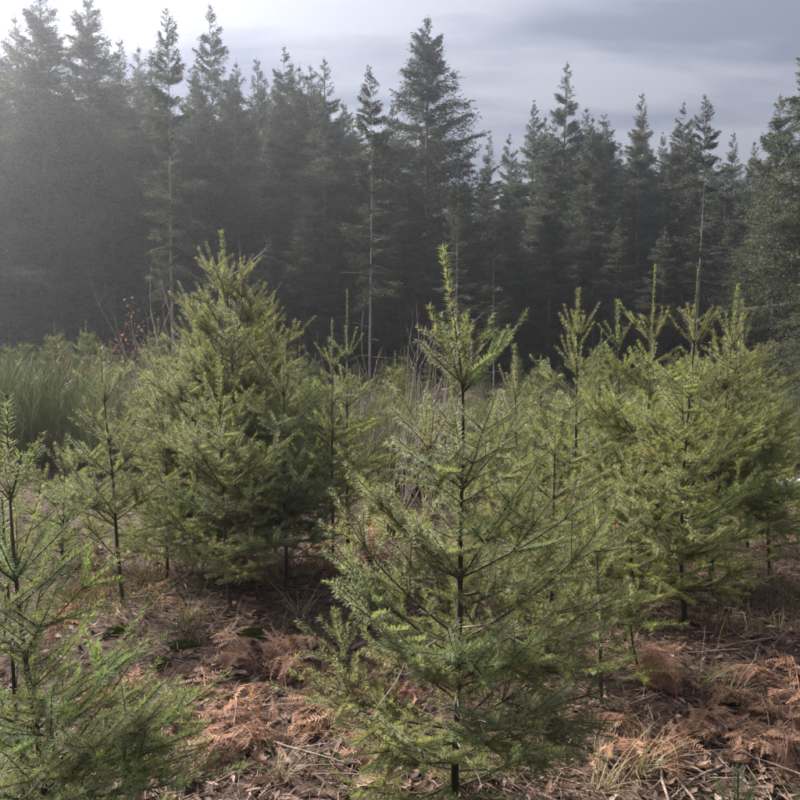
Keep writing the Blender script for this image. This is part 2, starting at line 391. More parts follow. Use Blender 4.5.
# bottom left corner, cut by the frame
sapling('fir sapling cut by the left edge, bare dark upper stem, at the bottom left corner', [(46, 0), (38, 735), (22, 640), (14, 560), (8, 470), (7, 398)], 2.0, .56, .26, 12, (.98, 1.05, .98), True,
        manual=[(608, 98, 545, -.05), (753, 113, 668, -.1), (780, 170, 640, .12), (800, 250, 690, .1), (800, 262, 775, -.1), (800, 215, 740, .05), (770, 60, 690, -.2), (690, 110, 600, .2), (790, 190, 700, -.2), (800, 130, 740, -.35), (800, 60, 640, .3)], dead=3, low=.12, leader_needles=.7, nb=7)
sapling('thin dark-stemmed fir sapling at the left edge behind the corner sapling', [(22, 0), (17, 740), (12, 650), (6, 560), (2, 500)], 2.25, .36, .22, 13, (.95, 1.05, 1.0), True, low=.15)
sapling('slender fir sapling with a bare lower trunk, left, in front of the green broom', [(123, 0), (118, 560), (113, 480), (104, 400), (100, 347)], 4.7, .62, .33, 14, (1.05, 1.03, 1.05), True,
        manual=[(402, 72, 372, -.1), (402, 134, 352, -.1), (400, 110, 372, -.25), (520, 45, 445, -.1), (520, 190, 470, -.2), (560, 60, 500, 0)], low=.27)
sapling('fir sapling with thin dark stem rising in front of the tallest left sapling', [(230, 0), (225, 540), (221, 442), (218, 356)], 4.65, .74, .34, 15, (1.0, 1.02, .95), True, low=.12, nb=7)
sapling('tallest left fir sapling, three upright shoots at its tip, against the dark forest', [(236, 0), (234, 400), (229, 310), (221, 231)], 5.6, 1.05, .46, 16, (1.15, 1.12, 1.12), False,
        manual=[(330, 210, 252, .0), (330, 252, 262, -.1), (355, 160, 292, -.1), (355, 283, 295, -.1), (355, 292, 318, .1), (400, 165, 318, -.2)], nb=6)
sapling('bushy fir sapling left of the tallest left sapling, partly behind it', [(200, 0), (203, 400), (206, 285)], 5.9, .95, .38, 17, (1.08, 1.06, 1.05), nb=6)
sapling('fir sapling right of the tallest left sapling, low leader and drooping dark skirts', [(287, 0), (285, 480), (283, 342)], 5.0, .62, .34, 18, (.95, 1.0, .95), nb=7, low=.08)
sapling('fir sapling with bare brown spike leader, left one of the pair in the middle', [(334, 0), (332, 476), (332, 319)], 5.6, .56, .34, 19, (1.05, 1.05, .92), low=.1, leader_needles=.9, nlead=.017)
sapling('fir sapling with bare brown spike leader, right and taller one of the middle pair', [(348, 0), (347, 490), (347, 289)], 6.0, .6, .52, 20, (1.0, 1.03, .92), low=.1, leader_needles=.9, nlead=.017)
sapling('tiny fir sapling on the litter, left of the large central sapling', [(350, 0), (346, 690), (336, 610)], 3.45, .30, .14, 21, (.98, 1.0, .85), True, low=.3)
sapling('fir sapling half hidden behind the right shoulder of the central sapling', [(519, 0), (516, 430), (514, 345)], 5.2, .6, .34, 22, (1.08, 1.06, 1.1), nb=6)
sapling('fir sapling close behind the central sapling, its thin stem right of it', [(550, 0), (553, 530), (556, 393)], 3.95, .62, .32, 23, (1.05, 1.06, .95), True, nb=6)
sapling('low fir sapling beside the right skirts of the central sapling', [(604, 0), (597, 560), (592, 490)], 3.5, .42, .22, 24, (1.0, 1.02, .8), nb=5)
sapling('fir sapling with upright candelabra tip, leftmost of the right group', [(574, 0), (576, 420), (578, 289)], 5.6, .68, .34, 25, (1.12, 1.1, 1.0),
        manual=[(340, 558, 306, -.05), (340, 602, 302, -.05), (348, 562, 318, -.1), (348, 598, 322, .1)], nb=6)
sapling('fir sapling with short leader, deep inside the right group', [(620, 0), (619, 400), (617, 300)], 6.3, .62, .36, 26, (1.0, 1.02, .9), nb=5)
sapling('yellow-green fir sapling with long thin leader, middle of the right group', [(650, 0), (645, 470), (650, 380), (655, 265)], 5.3, .72, .52, 27, (1.14, 1.12, .80), nb=7, nlead=.018)
sapling('fir sapling with straight pale-edged stem, front of the right group', [(686, 0), (680, 560), (682, 483), (692, 370), (698, 268)], 4.5, .70, .42, 28, (1.08, 1.08, .88), True,
        manual=[(325, 678, 310, -.1), (325, 715, 308, -.05), (450, 610, 420, -.2), (520, 760, 490, -.1), (500, 795, 415, .2)], nb=6, low=.06, leader_needles=.6, nlead=.014, dead=5)
sapling('tall fir sapling, right side of the right group, leader leaning right', [(709, 0), (720, 480), (726, 400), (737, 285)], 5.2, .80, .40, 29, (1.05, 1.05, .85), nb=7, manual=[(420, 800, 430, -.1), (440, 796, 455, .1), (500, 800, 540, -.2)])
sapling('fir sapling behind the right group, leader beside the tall right sapling', [(745, 0), (742, 400), (742, 300)], 6.2, .68, .34, 30, (1.0, 1.02, .9))
sapling('low wide fir sapling at the right end of the right group', [(768, 0), (766, 470), (764, 385)], 5.5, .62, .26, 31, (.95, 1.0, .85), nb=6)
sapling('small blue-green fir tip poking up from the bottom edge, right', [(733, 0), (738, 800), (738, 768)], 2.15, .24, .14, 32, (.72, .9, .95), True)
sapling('small fir sapling under the right skirts of the central sapling', [(640, 0), (632, 640), (628, 585)], 3.9, .36, .18, 33, (.95, 1.0, .75))

sapling('low fir sapling left of the slender left sapling, in front of the broom', [(62, 0), (64, 500), (66, 440)], 5.5, .55, .22, 34, (.98, 1.0, .95), nb=6)
sapling('low fir sapling filling the gap between the slender and tallest left saplings', [(168, 0), (166, 480), (168, 398)], 5.3, .55, .26, 35, (1.05, 1.05, 1.0), nb=6)
sapling('fir sapling filling the gap between the central sapling and the right group', [(634, 0), (630, 520), (628, 448)], 4.5, .6, .28, 36, (1.1, 1.08, .85), nb=6)
sapling('knee-high fir sapling at the left edge on the bare litter', [(5, 0), (4, 560), (2, 520)], 4.2, .4, .2, 37, (.95, 1.0, .95), nb=6)

# ------------------------------------------------------------------ far saplings beyond the broom (single crown each)
def crown_mesh(seed, H, rad, dens, nl, nw):
    rng = np.random.default_rng(seed); parts = []; T = []
    temps = [branch_geo(seed * 7 + q, .5, 3, dens, nl, nw, False) for q in range(3)]
    s = H * .8
    while s > .08 * H:
        Lb = rad * min(1, ((H - s) / H / .75)) + .06; el0 = np.interp((H - s) / H, [0, .3, 1], [55, 32, 0])
        for i in range(5):
            q = temps[rng.integers(3)]; a_ = i * 1.2566 + rng.normal(0, .3) + s * 9; e = R(el0 + rng.normal(0, 8)); sc = Lb / .5 * rng.uniform(.7, 1.1)
            m = np.array(frame((math.cos(a_) * math.cos(e), math.sin(a_) * math.cos(e), math.sin(e)), rng.normal(0, .3))); off = np.array([0, 0, s])
            (wv, wf), (nv, nf, tn) = q
            parts.append((wv @ m.T * sc + off, wf, 0, .5)); parts.append((nv @ m.T * sc + off, nf, 1, tn))
        s -= rng.uniform(.10, .2)
    nv, nf, tn = needles(rng, [[0, 0, H * .75]], [[0, 0, H]], np.array([dens * 1.1]), nl, nw, np.array([.7]), ang=(25, 50)); parts.append((nv, nf, 1, tn))
    V, Fc, mi, t = join(parts); me = mk('crown', V, Fc, [M_TWIG, M_NEEDLE], mi, t)
    v, f = tube(np.array([[0, 0, -.05], [.01, 0, H * .4], [0, .01, H * .75], [0, 0, H]]), [.022, .014, .007, .003], 6)
    return H, mk('trunk', v, f, [M_BARK], smooth=True), me
FARS = [crown_mesh(41, 1.7, .62, 260, .035, .0042), crown_mesh(42, 1.9, .7, 260, .035, .0042)]
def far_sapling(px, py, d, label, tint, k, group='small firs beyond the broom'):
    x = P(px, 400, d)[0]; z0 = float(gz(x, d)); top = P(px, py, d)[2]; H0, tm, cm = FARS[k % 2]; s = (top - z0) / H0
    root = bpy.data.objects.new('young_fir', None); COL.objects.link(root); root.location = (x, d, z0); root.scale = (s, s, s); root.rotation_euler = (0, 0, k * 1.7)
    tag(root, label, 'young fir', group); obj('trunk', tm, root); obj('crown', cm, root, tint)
for k, (px, py, d, lab) in enumerate([
    (12, 337, 13.5, 'young fir top above the broom, at the far left edge'), (28, 332, 14.5, 'young fir top above the broom, second from the left edge'),
    (57, 322, 13.0, 'young fir with tallest thin leader above the left broom'), (66, 331, 15, 'young fir just right of the tallest leader above the broom'),
    (88, 320, 14, 'young fir with candelabra tip above the right end of the broom'), (112, 338, 15, 'young fir left of the russet shrub beyond the broom'),
    (160, 318, 9.5, 'young fir behind the left sapling group, left shoulder'), (300, 345, 10, 'young fir in the dark behind the left sapling group, right shoulder'),
    (395, 352, 9, 'pale young fir in the gap between the middle pair and the central sapling'), (425, 395, 8, 'low young fir directly behind the left arm of the central sapling'),
    (540, 355, 9, 'young fir in the dark gap right of the central leader'), (478, 385, 7.4, 'low young fir behind the top of the central sapling'),
    (600, 330, 9.5, 'young fir behind the left end of the right group'), (780, 380, 9, 'dark young fir behind the right end of the right group'),
    (255, 380, 8, 'young fir hidden behind the tallest left sapling, low'), (690, 340, 8.5, 'young fir behind the middle of the right group')]):
    far_sapling(px, py, d, lab, (.85, .9, .8) if px not in (395,) else (1.15, 1.1, .95), k)

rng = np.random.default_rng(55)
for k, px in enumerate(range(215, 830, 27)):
    far_sapling(px + float(rng.uniform(-8, 8)), float(rng.uniform(345, 366)), float(rng.uniform(13.5, 18)), 'low shaded young fir along the dark foot of the forest', (.5, .55, .5), k, 'young firs at the foot of the forest')  # dark crown tint paints the forest-foot shade into the needle colour

# ------------------------------------------------------------------ forest
def forest_branch(rng, L=1.0, sparse=1.0):
    p0, p1, r0, r1 = [], [], [], []; n = 12; p = np.zeros(3); d = np.array([1., 0, 0]); pts = [p]
    for i in range(n):
        d = norm(d + np.array([0, 0, .03 if i > 6 else -.025]) + rng.normal(0, .05, 3)); p = p + d * L / n; pts.append(p)
    ns0, ns1, ton = [], [], []
    for i in range(n):
        t = (i + 1) / n; p0.append(pts[i]); p1.append(pts[i + 1]); r0.append(.014 * (1 - i / n) + .002); r1.append(.014 * (1 - t) + .002)
        if t > .55: ns0.append(pts[i]); ns1.append(pts[i + 1]); ton.append(.5)
        if t < .14: continue
        for sd in (-1, 1):
            for rep in range(2):
                if rng.random() > .86 * sparse: continue
                ll = L * (.16 + .34 * math.sin(math.pi * min(1, t * .9 + .08))) * rng.uniform(.6, 1.1) * (1 - .35 * (t > .8))
                dd = norm(rotv(norm(pts[i + 1] - pts[i]), np.array([0, 0, 1.]), sd * R(rng.uniform(35, 65))) + np.array([0, 0, rng.normal(-.12, .18)]))
                a_ = pts[i] + (pts[i + 1] - pts[i]) * rng.random(); m = a_ + dd * ll * .55; b_ = m + norm(dd + np.array([0, 0, -.12]) + rng.normal(0, .1, 3)) * ll * .45
                p0 += [a_]; p1 += [m]; r0 += [.005]; r1 += [.003]
                ns0 += [a_ + (m - a_) * .25, m]; ns1 += [m, b_]; tt = rng.uniform(.25, .7); ton += [tt * .8, tt]
                for q in range(2):
                    c = a_ + (m - a_) * rng.uniform(.4, 1); e = norm(rotv(dd, np.array([0, 0, 1.]), rng.choice([-1, 1]) * R(45)) + rng.normal(0, .15, 3)) * ll * .38
                    ns0.append(c); ns1.append(c + e); ton.append(tt)
    return np.array(p0), np.array(p1), np.array(r0), np.array(r1), np.array(ns0), np.array(ns1), np.array(ton)
def forest_tree(seed, H, cb, rad, nbr, sparse=1.0, droop=0, bl=.090, bw=.024, dens=28, shape=.8, lopside=0.0, bark=None, thin=1.0):
    bark = bark or M_FTRUNK
    rng = np.random.default_rng(seed); temps = [forest_branch(rng, 1.0, sparse) for _ in range(6)]; slim = [forest_branch(rng, 1.0, .28) for _ in range(4)]
    W, Nn = [], []; 
    zl = []; z = H * .975
    while z > cb * H:                      # whorls grow denser down the stem
        b_ = (H - z) / (H * (1 - cb)); zl += [z + rng.normal(0, .09) for _ in range(4 + int(rng.random() * 2 + b_ * 2)) if not (thin < 1 and b_ > .45 and rng.random() < .4)]
        if b_ > .12: zl += [z - rng.uniform(.1, .4) for _ in range(int(nbr / 110 + rng.random()))]
        z -= rng.uniform(.17, .27) + .40 * min(1, b_ * 1.8)
    for z in zl:
        below = (H - z) / (H * (1 - cb))
        Lb = rad * min(1, below ** shape * 1.05) * rng.uniform(.6, 1.15) + .06
        if below > .8: Lb *= rng.uniform(.5, 1.0)
        if thin < 1 and below > .45: Lb *= rng.uniform(.5, .95)
        a_ = rng.random() * 6.283; e = R(np.interp(below, [0, .12, .5, 1], [62, 44, 14, -8]) + rng.normal(0, 9) - droop)
        if lopside: Lb *= 1 + lopside * math.cos(a_)
        m = np.array(frame((math.cos(a_) * math.cos(e), math.sin(a_) * math.cos(e), math.sin(e)), rng.normal(0, .25))) ; off = np.array([0, 0, z])
        q = temps[rng.integers(6)] if Lb > .55 else slim[rng.integers(4)]; f = lambda v: v @ m.T * Lb + off
        W.append((f(q[0]), f(q[1]), q[2] * (.5 + .3 * Lb), q[3] * (.5 + .3 * Lb))); Nn.append((f(q[4]), f(q[5]), np.clip(q[6] + rng.normal(0, .1), 0, 1), np.full(len(q[6]), bl * min(1, .42 + .5 * Lb))))
    wv, wf = wood(*[np.concatenate([x[k] for x in W]) for k in range(4)], k=3)
    n0, n1, tn, nln = [np.concatenate([x[k] for x in Nn]) for k in range(4)]
    n0 = np.vstack([n0, [[0, 0, H * .93]]]); n1 = np.vstack([n1, [[0, 0, H * 1.0]]]); tn = np.r_[tn, .5]; nln = np.r_[nln, bl * .45]
    nv, nf, t2 = needles(rng, n0, n1, np.full(len(n0), float(dens)), nln, bw, tn, ang=(30, 70), flat=.6, quad=False)
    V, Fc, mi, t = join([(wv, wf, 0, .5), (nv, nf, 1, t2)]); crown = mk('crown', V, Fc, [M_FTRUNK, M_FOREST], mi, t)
    zs = np.linspace(0, 1, 12); pts = np.stack([.06 * np.sin(zs * 5 + seed), .06 * np.cos(zs * 4 + seed), zs * H], 1); pts[0, 2] = -.3
    pts[:, :2] -= pts[-1, :2] * zs[:, None]
    v, fc = tube(pts, (.005 + .0085 * H * (1 - zs) ** .95) * thin, 10); trunk = mk('trunk', v, fc, [bark], smooth=True)
    dead = []
    if thin < 1:
        for i in range(14):
            z = H * rng.uniform(.10, .62); a_ = rng.random() * 6.283; L = rng.uniform(.4, 1.5); d = np.array([math.cos(a_), math.sin(a_), rng.uniform(-.1, .15)]); q = [np.array([0, 0, z])]
            for s_ in range(5): d = norm(d + rng.normal(0, .1, 3) + np.array([0, 0, -.05])); q.append(q[-1] + d * L / 5)
            dead.append(mk('dead_branch', *tube(q, np.linspace(.013, .004, 6), 4), [bark]))
    print('forest', seed, len(crown.polygons)); return dict(H=H, trunk=trunk, crown=crown, dead=dead)
FT = [forest_tree(51, 13, .08, 2.9, 190, shape=.86), forest_tree(52, 13, .10, 2.5, 175, shape=.85), forest_tree(53, 13, .08, 3.5, 150, .9, droop=-5, shape=.8),
      forest_tree(54, 13, .28, 2.0, 100, .8, shape=.7, bark=M_PALEBARK, thin=.52), forest_tree(55, 13, .12, 2.4, 165, shape=.82), forest_tree(56, 13, .24, 2.1, 110, .8, shape=.75, bark=M_PALEBARK, thin=.55),
      forest_tree(57, 13, .05, 3.0, 210, shape=.82), forest_tree(58, 13, .06, 2.6, 160, .9, droop=8, shape=.78)]
def forest(px, py, d, kind, label, tint=(1, 1, 1), wide=1.0, rot=None, group='conifers of the forest edge', name='forest_conifer', cat='conifer'):
    x = P(px, 400, d)[0]; z0 = float(gz(x, d)); top = P(px, py, d)[2]; t = FT[kind]; s = (top - z0) / t['H']
    root = bpy.data.objects.new(name, None); COL.objects.link(root); root.location = (x, d, z0); root.scale = (s * wide, s * wide, s)
    root.rotation_euler = (0, 0, (px * 1.37 + d * 2.1) % 6.28 if rot is None else rot); tag(root, label, cat, group)
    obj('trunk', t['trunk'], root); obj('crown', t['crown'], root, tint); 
    for dm in t['dead']: obj('dead_branch', dm, root)
    return root
TREES = [  # px, py of the tip, depth, kind, label
    (4, 22, 27, 1, 'tall hazy conifer at the left edge of the forest'),
    (30, 12, 31, 4, 'hazy conifer just right of the left edge, behind the tallest left tree'),
    (55, -22, 26, 6, 'broad hazy conifer whose tip is cut by the top edge, leftmost big tree'),
    (100, -6, 27, 2, 'wide conifer reaching the top edge under the bright cloud'),
    (130, 36, 32, 1, 'smaller conifer tip in the notch right of the wide top-edge tree'),
    (148, 42, 33, 4, 'thin conifer tip left of the pale bare trunk tree'),
    (176, 8, 20.0, 3, 'tall conifer with long pale bare trunk, left of centre'),
    (217, 2, 29, 5, 'conifer with sparse open tip reaching nearly the top edge'),
    (242, 58, 33, 4, 'narrow conifer right of the sparse open-topped tree'),
    (262, 56, 34, 1, 'pointed conifer left of the twin tips, left centre'),
    (288, 44, 31, 5, 'sparse spiky conifer tip, left of the dense pointed cone'),
    (303, 62, 32, 4, 'narrow conifer right of the sparse spiky tip'),
    (327, 56, 28, 1, 'dense cone-shaped conifer left of the thin-trunked tree'),
    (345, 100, 32, 2, 'conifer in the dip between the dense cone and thin-trunked tree'),
    (371, 64, 20.5, 3, 'open conifer with straight thin visible trunk, left of the big central conifer'),
    (393, 100, 30, 0, 'rounded conifer shoulder left of the big central conifer'),
    (427, 14, 27, 2, 'big central conifer with wide spreading arms, tallest on the skyline'),
    (487, 133, 38, 1, 'small distant conifer tip in the low gap right of centre'),
    (507, 132, 39, 5, 'second distant conifer tip in the low gap right of centre'),
    (530, 100, 33, 0, 'broad conifer right of the low skyline gap'),
    (561, 60, 31, 1, 'tall twin-topped conifer right of centre, left tip'),
    (581, 104, 32, 4, 'lower companion right of the tall right-centre conifer'),
    (600, 122, 34, 6, 'low conifer shoulder before the next right peak'),
    (634, 90, 32, 1, 'pointed conifer standing alone on the right skyline'),
    (656, 132, 35, 0, 'low conifer between the two right skyline peaks'),
    (676, 100, 33, 5, 'left tip of the close pair of right skyline conifers'),
    (696, 94, 21, 3, 'conifer with thin pale trunk, right tip of the close pair'),
    (724, 130, 36, 1, 'thin distant conifer in the bright gap before the right edge trees'),
    (745, 138, 30, 4, 'low conifer at the foot of the right edge trees'),
    (768, 92, 22, 6, 'broad green conifer left of the right edge tree'),
    (805, 0, 18, 6, 'tallest conifer at the right edge, cut by the frame'),
    (457, 165, 20.5, 5, 'small slim conifer with thin trunk in front of the big central tree'),
    (493, 205, 20, 3, 'slim half-bare conifer right of the small slim one'),
    (815, 190, 11.5, 1, 'nearer lighter conifer leaning in at the right edge, low'),
]
rt = np.random.default_rng(77)
for (px, py, d, k, lab) in TREES:
    tint = tuple(np.array([1, 1, 1]) * rt.uniform(.75, 1.35) * np.array([rt.uniform(.94, 1.1), 1, rt.uniform(.92, 1.05)]))
    if px >= 760: tint = (1.1, 1.08, .95)
    if px == 815: tint = (1.3, 1.25, 1.05)
    forest(px, py, d, k, lab, tint, .95 if k in (3, 5) else (1.0 if px > 450 else 1.1))
rng = np.random.default_rng(5)
# lower front rank closing the forest edge
FRONT = [(-12, 250), (22, 215), (66, 235), (118, 205), (150, 240), (205, 225), (243, 200), (272, 235), (305, 215), (338, 232), (400, 205), (432, 235), (475, 240), (512, 225), (548, 200), (590, 232), (615, 215), (660, 225), (722, 215), (757, 230)]
for i, (px, py) in enumerate(FRONT):
    forest(px, py, float(rng.uniform(23.5, 26.5)), int(rng.choice([0, 6, 7, 7, 4])), 'shorter shaded conifer filling the dark lower forest edge', tuple(np.ones(3) * rt.uniform(.7, 1.3)), 1.5, group='shaded conifers of the lower forest edge')
# ranks behind, closing the wood
for rank, (d0, step, hh) in enumerate([(29, 34, 10.5), (35, 28, 11.2), (42, 28, 11.8)]):
    px = -90 + rank * 9
    while px < 900:
        h = hh + rng.uniform(-1.0, .5) + (2.0 if px < 340 else 0); d = d0 + rng.uniform(-1.5, 1.5); py = 330 - (h - EYE) / d * F
        lim = 160 if 450 < px < 530 else (150 if px > 700 else (110 if px > 330 else 55))
        py = max(py, lim + rng.uniform(0, 20))
        forest(px, py, d, int(rng.choice([0, 1, 7, 4, 6])), 'conifer deep in the wood behind the front rank of trees', tuple(np.ones(3) * rt.uniform(.7, 1.25)), 1.15, group='conifers deep in the wood')
        px += step * rng.uniform(.75, 1.25) * 1.15

# ------------------------------------------------------------------ broom thicket
def broom_mesh(seed, n=300, H=1.45, R0=.75):
    rng = np.random.default_rng(seed); p0, p1, r0, r1, tn = [], [], [], [], []
    for i in range(n):
        a_ = rng.random() * 6.28; r = R0 * math.sqrt(rng.random()); b = np.array([r * math.cos(a_) * .7, r * math.sin(a_) * .7, -.02]); lean = np.array([math.cos(a_), math.sin(a_), 0]) * .22 * r / R0
        h = H * rng.uniform(.55, 1.0) * (1 - .18 * (r / R0) ** 2); d = norm(np.array([0, 0, 1.]) + lean + rng.normal(0, .11, 3)); p = b; ns = 6; t0 = rng.uniform(.1, .9)
        for s in range(ns):
            d = norm(d + rng.normal(0, .085, 3) + np.array([0, 0, .02])); q = p + d * h / ns; p0.append(p); p1.append(q); r0.append(.0052 * (1 - .75 * s / ns)); r1.append(.0052 * (1 - .75 * (s + 1) / ns)); tn.append(t0)
            if s >= 2:
                for rep in range(2):
                    e = norm(d + rng.normal(0, .24, 3)); l = h * rng.uniform(.10, .28); m = p + (q - p) * rng.random()
                    p0.append(m); p1.append(m + e * l); r0.append(.0026); r1.append(.0011); tn.append(np.clip(t0 + .15, 0, 1))
            p = q
    v, f = wood(p0, p1, r0, r1, 3); t = np.tile(np.repeat(np.array(tn), 3), 2)
    return mk('stems', v, f, [M_BROOM], tone=t)
BROOM = [broom_mesh(61), broom_mesh(62), broom_mesh(63)]
def broom(px, pytop, d, label, tint, k, wide=1.0, group='broom bushes of the thicket'):
    x = P(px, 400, d)[0]; z0 = float(gz(x, d)); s = (P(px, pytop, d)[2] - z0) / 1.45
    root = bpy.data.objects.new('broom_bush', None); COL.objects.link(root); root.location = (x, d, z0); s *= .86 + .16 * ((k * 37) % 10) / 10; root.scale = (s * wide, s * wide, s); root.rotation_euler = (0, 0, k * 1.3)
    tag(root, label, 'broom bush', group); obj('stems', BROOM[k % 3], root, tint)
for k, (px, py, d, lab) in enumerate([
    (2, 352, 10.5, 'green broom bush at the left edge, front rank'), (30, 350, 10.0, 'green broom bush second from the left edge, front rank'), (62, 352, 10.3, 'green broom bush in the middle of the left thicket, front rank'),
    (90, 358, 9.8, 'green broom bush behind the slender left sapling'), (130, 362, 9.2, 'green broom bush right of the slender left sapling'), (-22, 345, 12, 'green broom bush beyond the left edge, back rank'),
    (18, 345, 12.5, 'pale green broom bush at the left, back rank'), (48, 343, 12.2, 'pale green broom bush centre of the left thicket, back rank'), (80, 346, 12.8, 'pale green broom bush right of centre in the thicket, back rank'),
    (112, 350, 12.0, 'pale green broom bush under the russet shrub, back rank'), (150, 356, 11, 'green broom bush behind the left edge of the sapling group')]):
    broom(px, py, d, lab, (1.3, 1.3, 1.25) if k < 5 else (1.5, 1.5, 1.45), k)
for k, (px, py, d, lab) in enumerate([(372, 378, 8.6, 'green broom bush in the gap behind the middle pair of saplings'), (400, 392, 8.2, 'yellowish broom bush in the gap left of the central sapling'), (420, 388, 9.2, 'yellowish broom bush behind the central sapling, left side')]):
    broom(px, py, d, lab, (1.15, 1.1, .85), k, .8)

for k, (px, py, d) in enumerate([(450, 385, 9.5), (480, 378, 10.5), (505, 382, 9.2), (530, 372, 11), (552, 380, 9.8), (585, 372, 10.6), (620, 370, 10), (660, 366, 11), (705, 368, 10.2), (750, 372, 10.8), (790, 385, 10), (270, 366, 10.5), (315, 368, 9.6), (340, 372, 10.8), (225, 370, 10)]):
    broom(px, py + 12, d, 'dull green broom bush glimpsed low between the saplings', (.9, .9, .8), k + 1, 1.2, 'broom bushes glimpsed between the saplings')

# ------------------------------------------------------------------ bare and russet shrubs
def shrub_mesh(seed, H, n, leaves=0, spread=.35):
    rng = np.random.default_rng(seed); p0, p1, r0, r1 = [], [], [], []; tips = []
    def go(p, d, L, r, order):
        ns = 5
        for s in range(ns):
            d = norm(d + rng.normal(0, .10, 3) + np.array([0, 0, .12])); q = p + d * L / ns; p0.append(p); p1.append(q); r0.append(r * (1 - .13 * s)); r1.append(r * (1 - .13 * (s + 1))); p = q
            if order < 2 and s >= 1 and rng.random() < .75: go(p, norm(d + rng.normal(0, .45, 3)), L * rng.uniform(.16, .32), r * .5, order + 1)
        tips.append(p)
    for i in range(n):
        a_ = rng.random() * 6.28; go(np.array([math.cos(a_) * .03, math.sin(a_) * .03, -.03]), norm(np.array([math.cos(a_) * spread, math.sin(a_) * spread, 1.])), H * rng.uniform(.7, 1), .007, 0)
    v, f = wood(p0, p1, r0, r1, 4); stems = mk('stems', v, f, [M_DEADTWIG]); lm = None
    if leaves:
        tips = np.array(tips); tips = tips[tips[:, 2] > H * .45]; idx = rng.integers(0, len(tips), leaves); c = tips[idx] + rng.normal(0, .06, (leaves, 3)); dv = norm(rng.normal(0, 1, (leaves, 3))); sv = norm(np.cross(dv, rng.normal(0, 1, (leaves, 3))))
        l = rng.uniform(.03, .055, (leaves, 1)); V = np.stack([c, c + dv * l * .5 - sv * l * .3, c + dv * l, c + dv * l * .5 + sv * l * .3], 1).reshape(-1, 3); o = np.arange(leaves) * 4
        t = rng.random(leaves); lm = mk('leaves', V, np.concatenate([np.stack([o, o + 1, o + 2], 1), np.stack([o, o + 2, o + 3], 1)]), [M_REDLEAF], tone=np.r_[t, t])
    return stems, lm
SB = [shrub_mesh(71, 1.6, 9), shrub_mesh(72, 1.5, 12, 0, .5), shrub_mesh(73, 1.6, 7, 260, .3)]
def shrub(px, py, d, k, label, H, group=None):
    x = P(px, 400, d)[0]; z0 = float(gz(x, d)); s = (P(px, py, d)[2] - z0) / H
    root = bpy.data.objects.new('bare_shrub' if k < 2 else 'russet_shrub', None); COL.objects.link(root); root.location = (x, d, z0); root.scale = (s, s, s); root.rotation_euler = (0, 0, px * .7)
    tag(root, label, 'shrub', group); obj('stems', SB[k][0], root)
    if SB[k][1]: obj('leaves', SB[k][1], root, GREEN)
shrub(385, 350, 7.8, 1, 'straw-coloured twiggy shrub right of the middle sapling pair', 1.6)
shrub(445, 362, 8.2, 1, 'dry twiggy shrub just left of the central stem, far back', 1.6)
shrub(404, 302, 7.5, 0, 'bare pale twiggy shrub in the gap left of the central leader', 1.75)
shrub(395, 345, 7.0, 1, 'dry straw-coloured shrub low in the gap left of the central sapling', 1.6)
shrub(428, 350, 7.2, 1, 'dry twiggy shrub directly behind the central sapling', 1.6)
shrub(133, 322, 11, 2, 'russet-leaved shrub against the dark forest, left', 1.7)
shrub(82, 352, 10.8, 2, 'small russet-leaved shrub poking out of the left broom', 1.7)
shrub(197, 240, 7.2, 0, 'bare twiggy shrub behind the tallest left sapling', 1.75)
shrub(150, 322, 9, 1, 'grey bare shrub right of the russet shrub', 1.6)
shrub(28, 452, 5.8, 2, 'russet-leaved shrub low beside the corner sapling stem', 1.7)

# ------------------------------------------------------------------ dead bracken
def frond_mesh(seed, L=.6):
    rng = np.random.default_rng(seed); n = 16; d = norm(np.array([.75, 0, .75])); p = np.zeros(3); pts = [p]
    for i in range(n): d = norm(d + np.array([.03, rng.normal(0, .04), -.11 - .01 * i]) * .75); p = p + d * L / n; pts.append(p)
    pts = np.array(pts); parts = [(*tube(pts, np.linspace(.0032, .0008, n + 1), 5), 0, .75)]; A, B, Cc, D, tn = [], [], [], [], []
    for i in range(2, n):
        t = i / n; T = norm(pts[i + 1] - pts[i]); side = norm(np.cross(T, [0, 0, 1.]) + 1e-6); upv = np.cross(side, T)
        for sd in (-1, 1):
            if rng.random() < .1: continue
            pl = L * .42 * (1 - t) ** .8 * min(1, t * 3.2) * rng.uniform(.75, 1.1) + .02; q = norm(side * sd + T * .45 + upv * rng.normal(-.15, .25)); m = 11; c = pts[i]; tt = rng.uniform(.25, .8); curl = rng.normal(-.10, .10)
            for k in range(m):
                u = k / m; q = norm(q + upv * curl + rng.normal(0, .02, 3)); c2 = c + q * pl / m; nrm = norm(np.cross(q, T)); s2 = norm(np.cross(q, nrm))
                wl = pl * .22 * (1 - u) ** .7 + .004
                for e in (-1, 1):
                    tip = (c + c2) / 2 + (s2 * e + q * .45) * wl + nrm * rng.normal(-.15, .25) * wl
                    A.append(c); B.append(c + q * pl / m * .8); Cc.append(tip); tn.append(np.clip(tt + rng.normal(0, .1), 0, 1))
                c = c2
    V = np.stack([A, B, Cc], 1).reshape(-1, 3); f = np.arange(len(A) * 3).reshape(-1, 3); parts.append((V, f, 0, np.array(tn)))
    V, Fc, mi, t = join(parts); return mk('frond', V, Fc, [M_BRACKEN], tone=t)
FROND = [frond_mesh(81 + i) for i in range(5)]
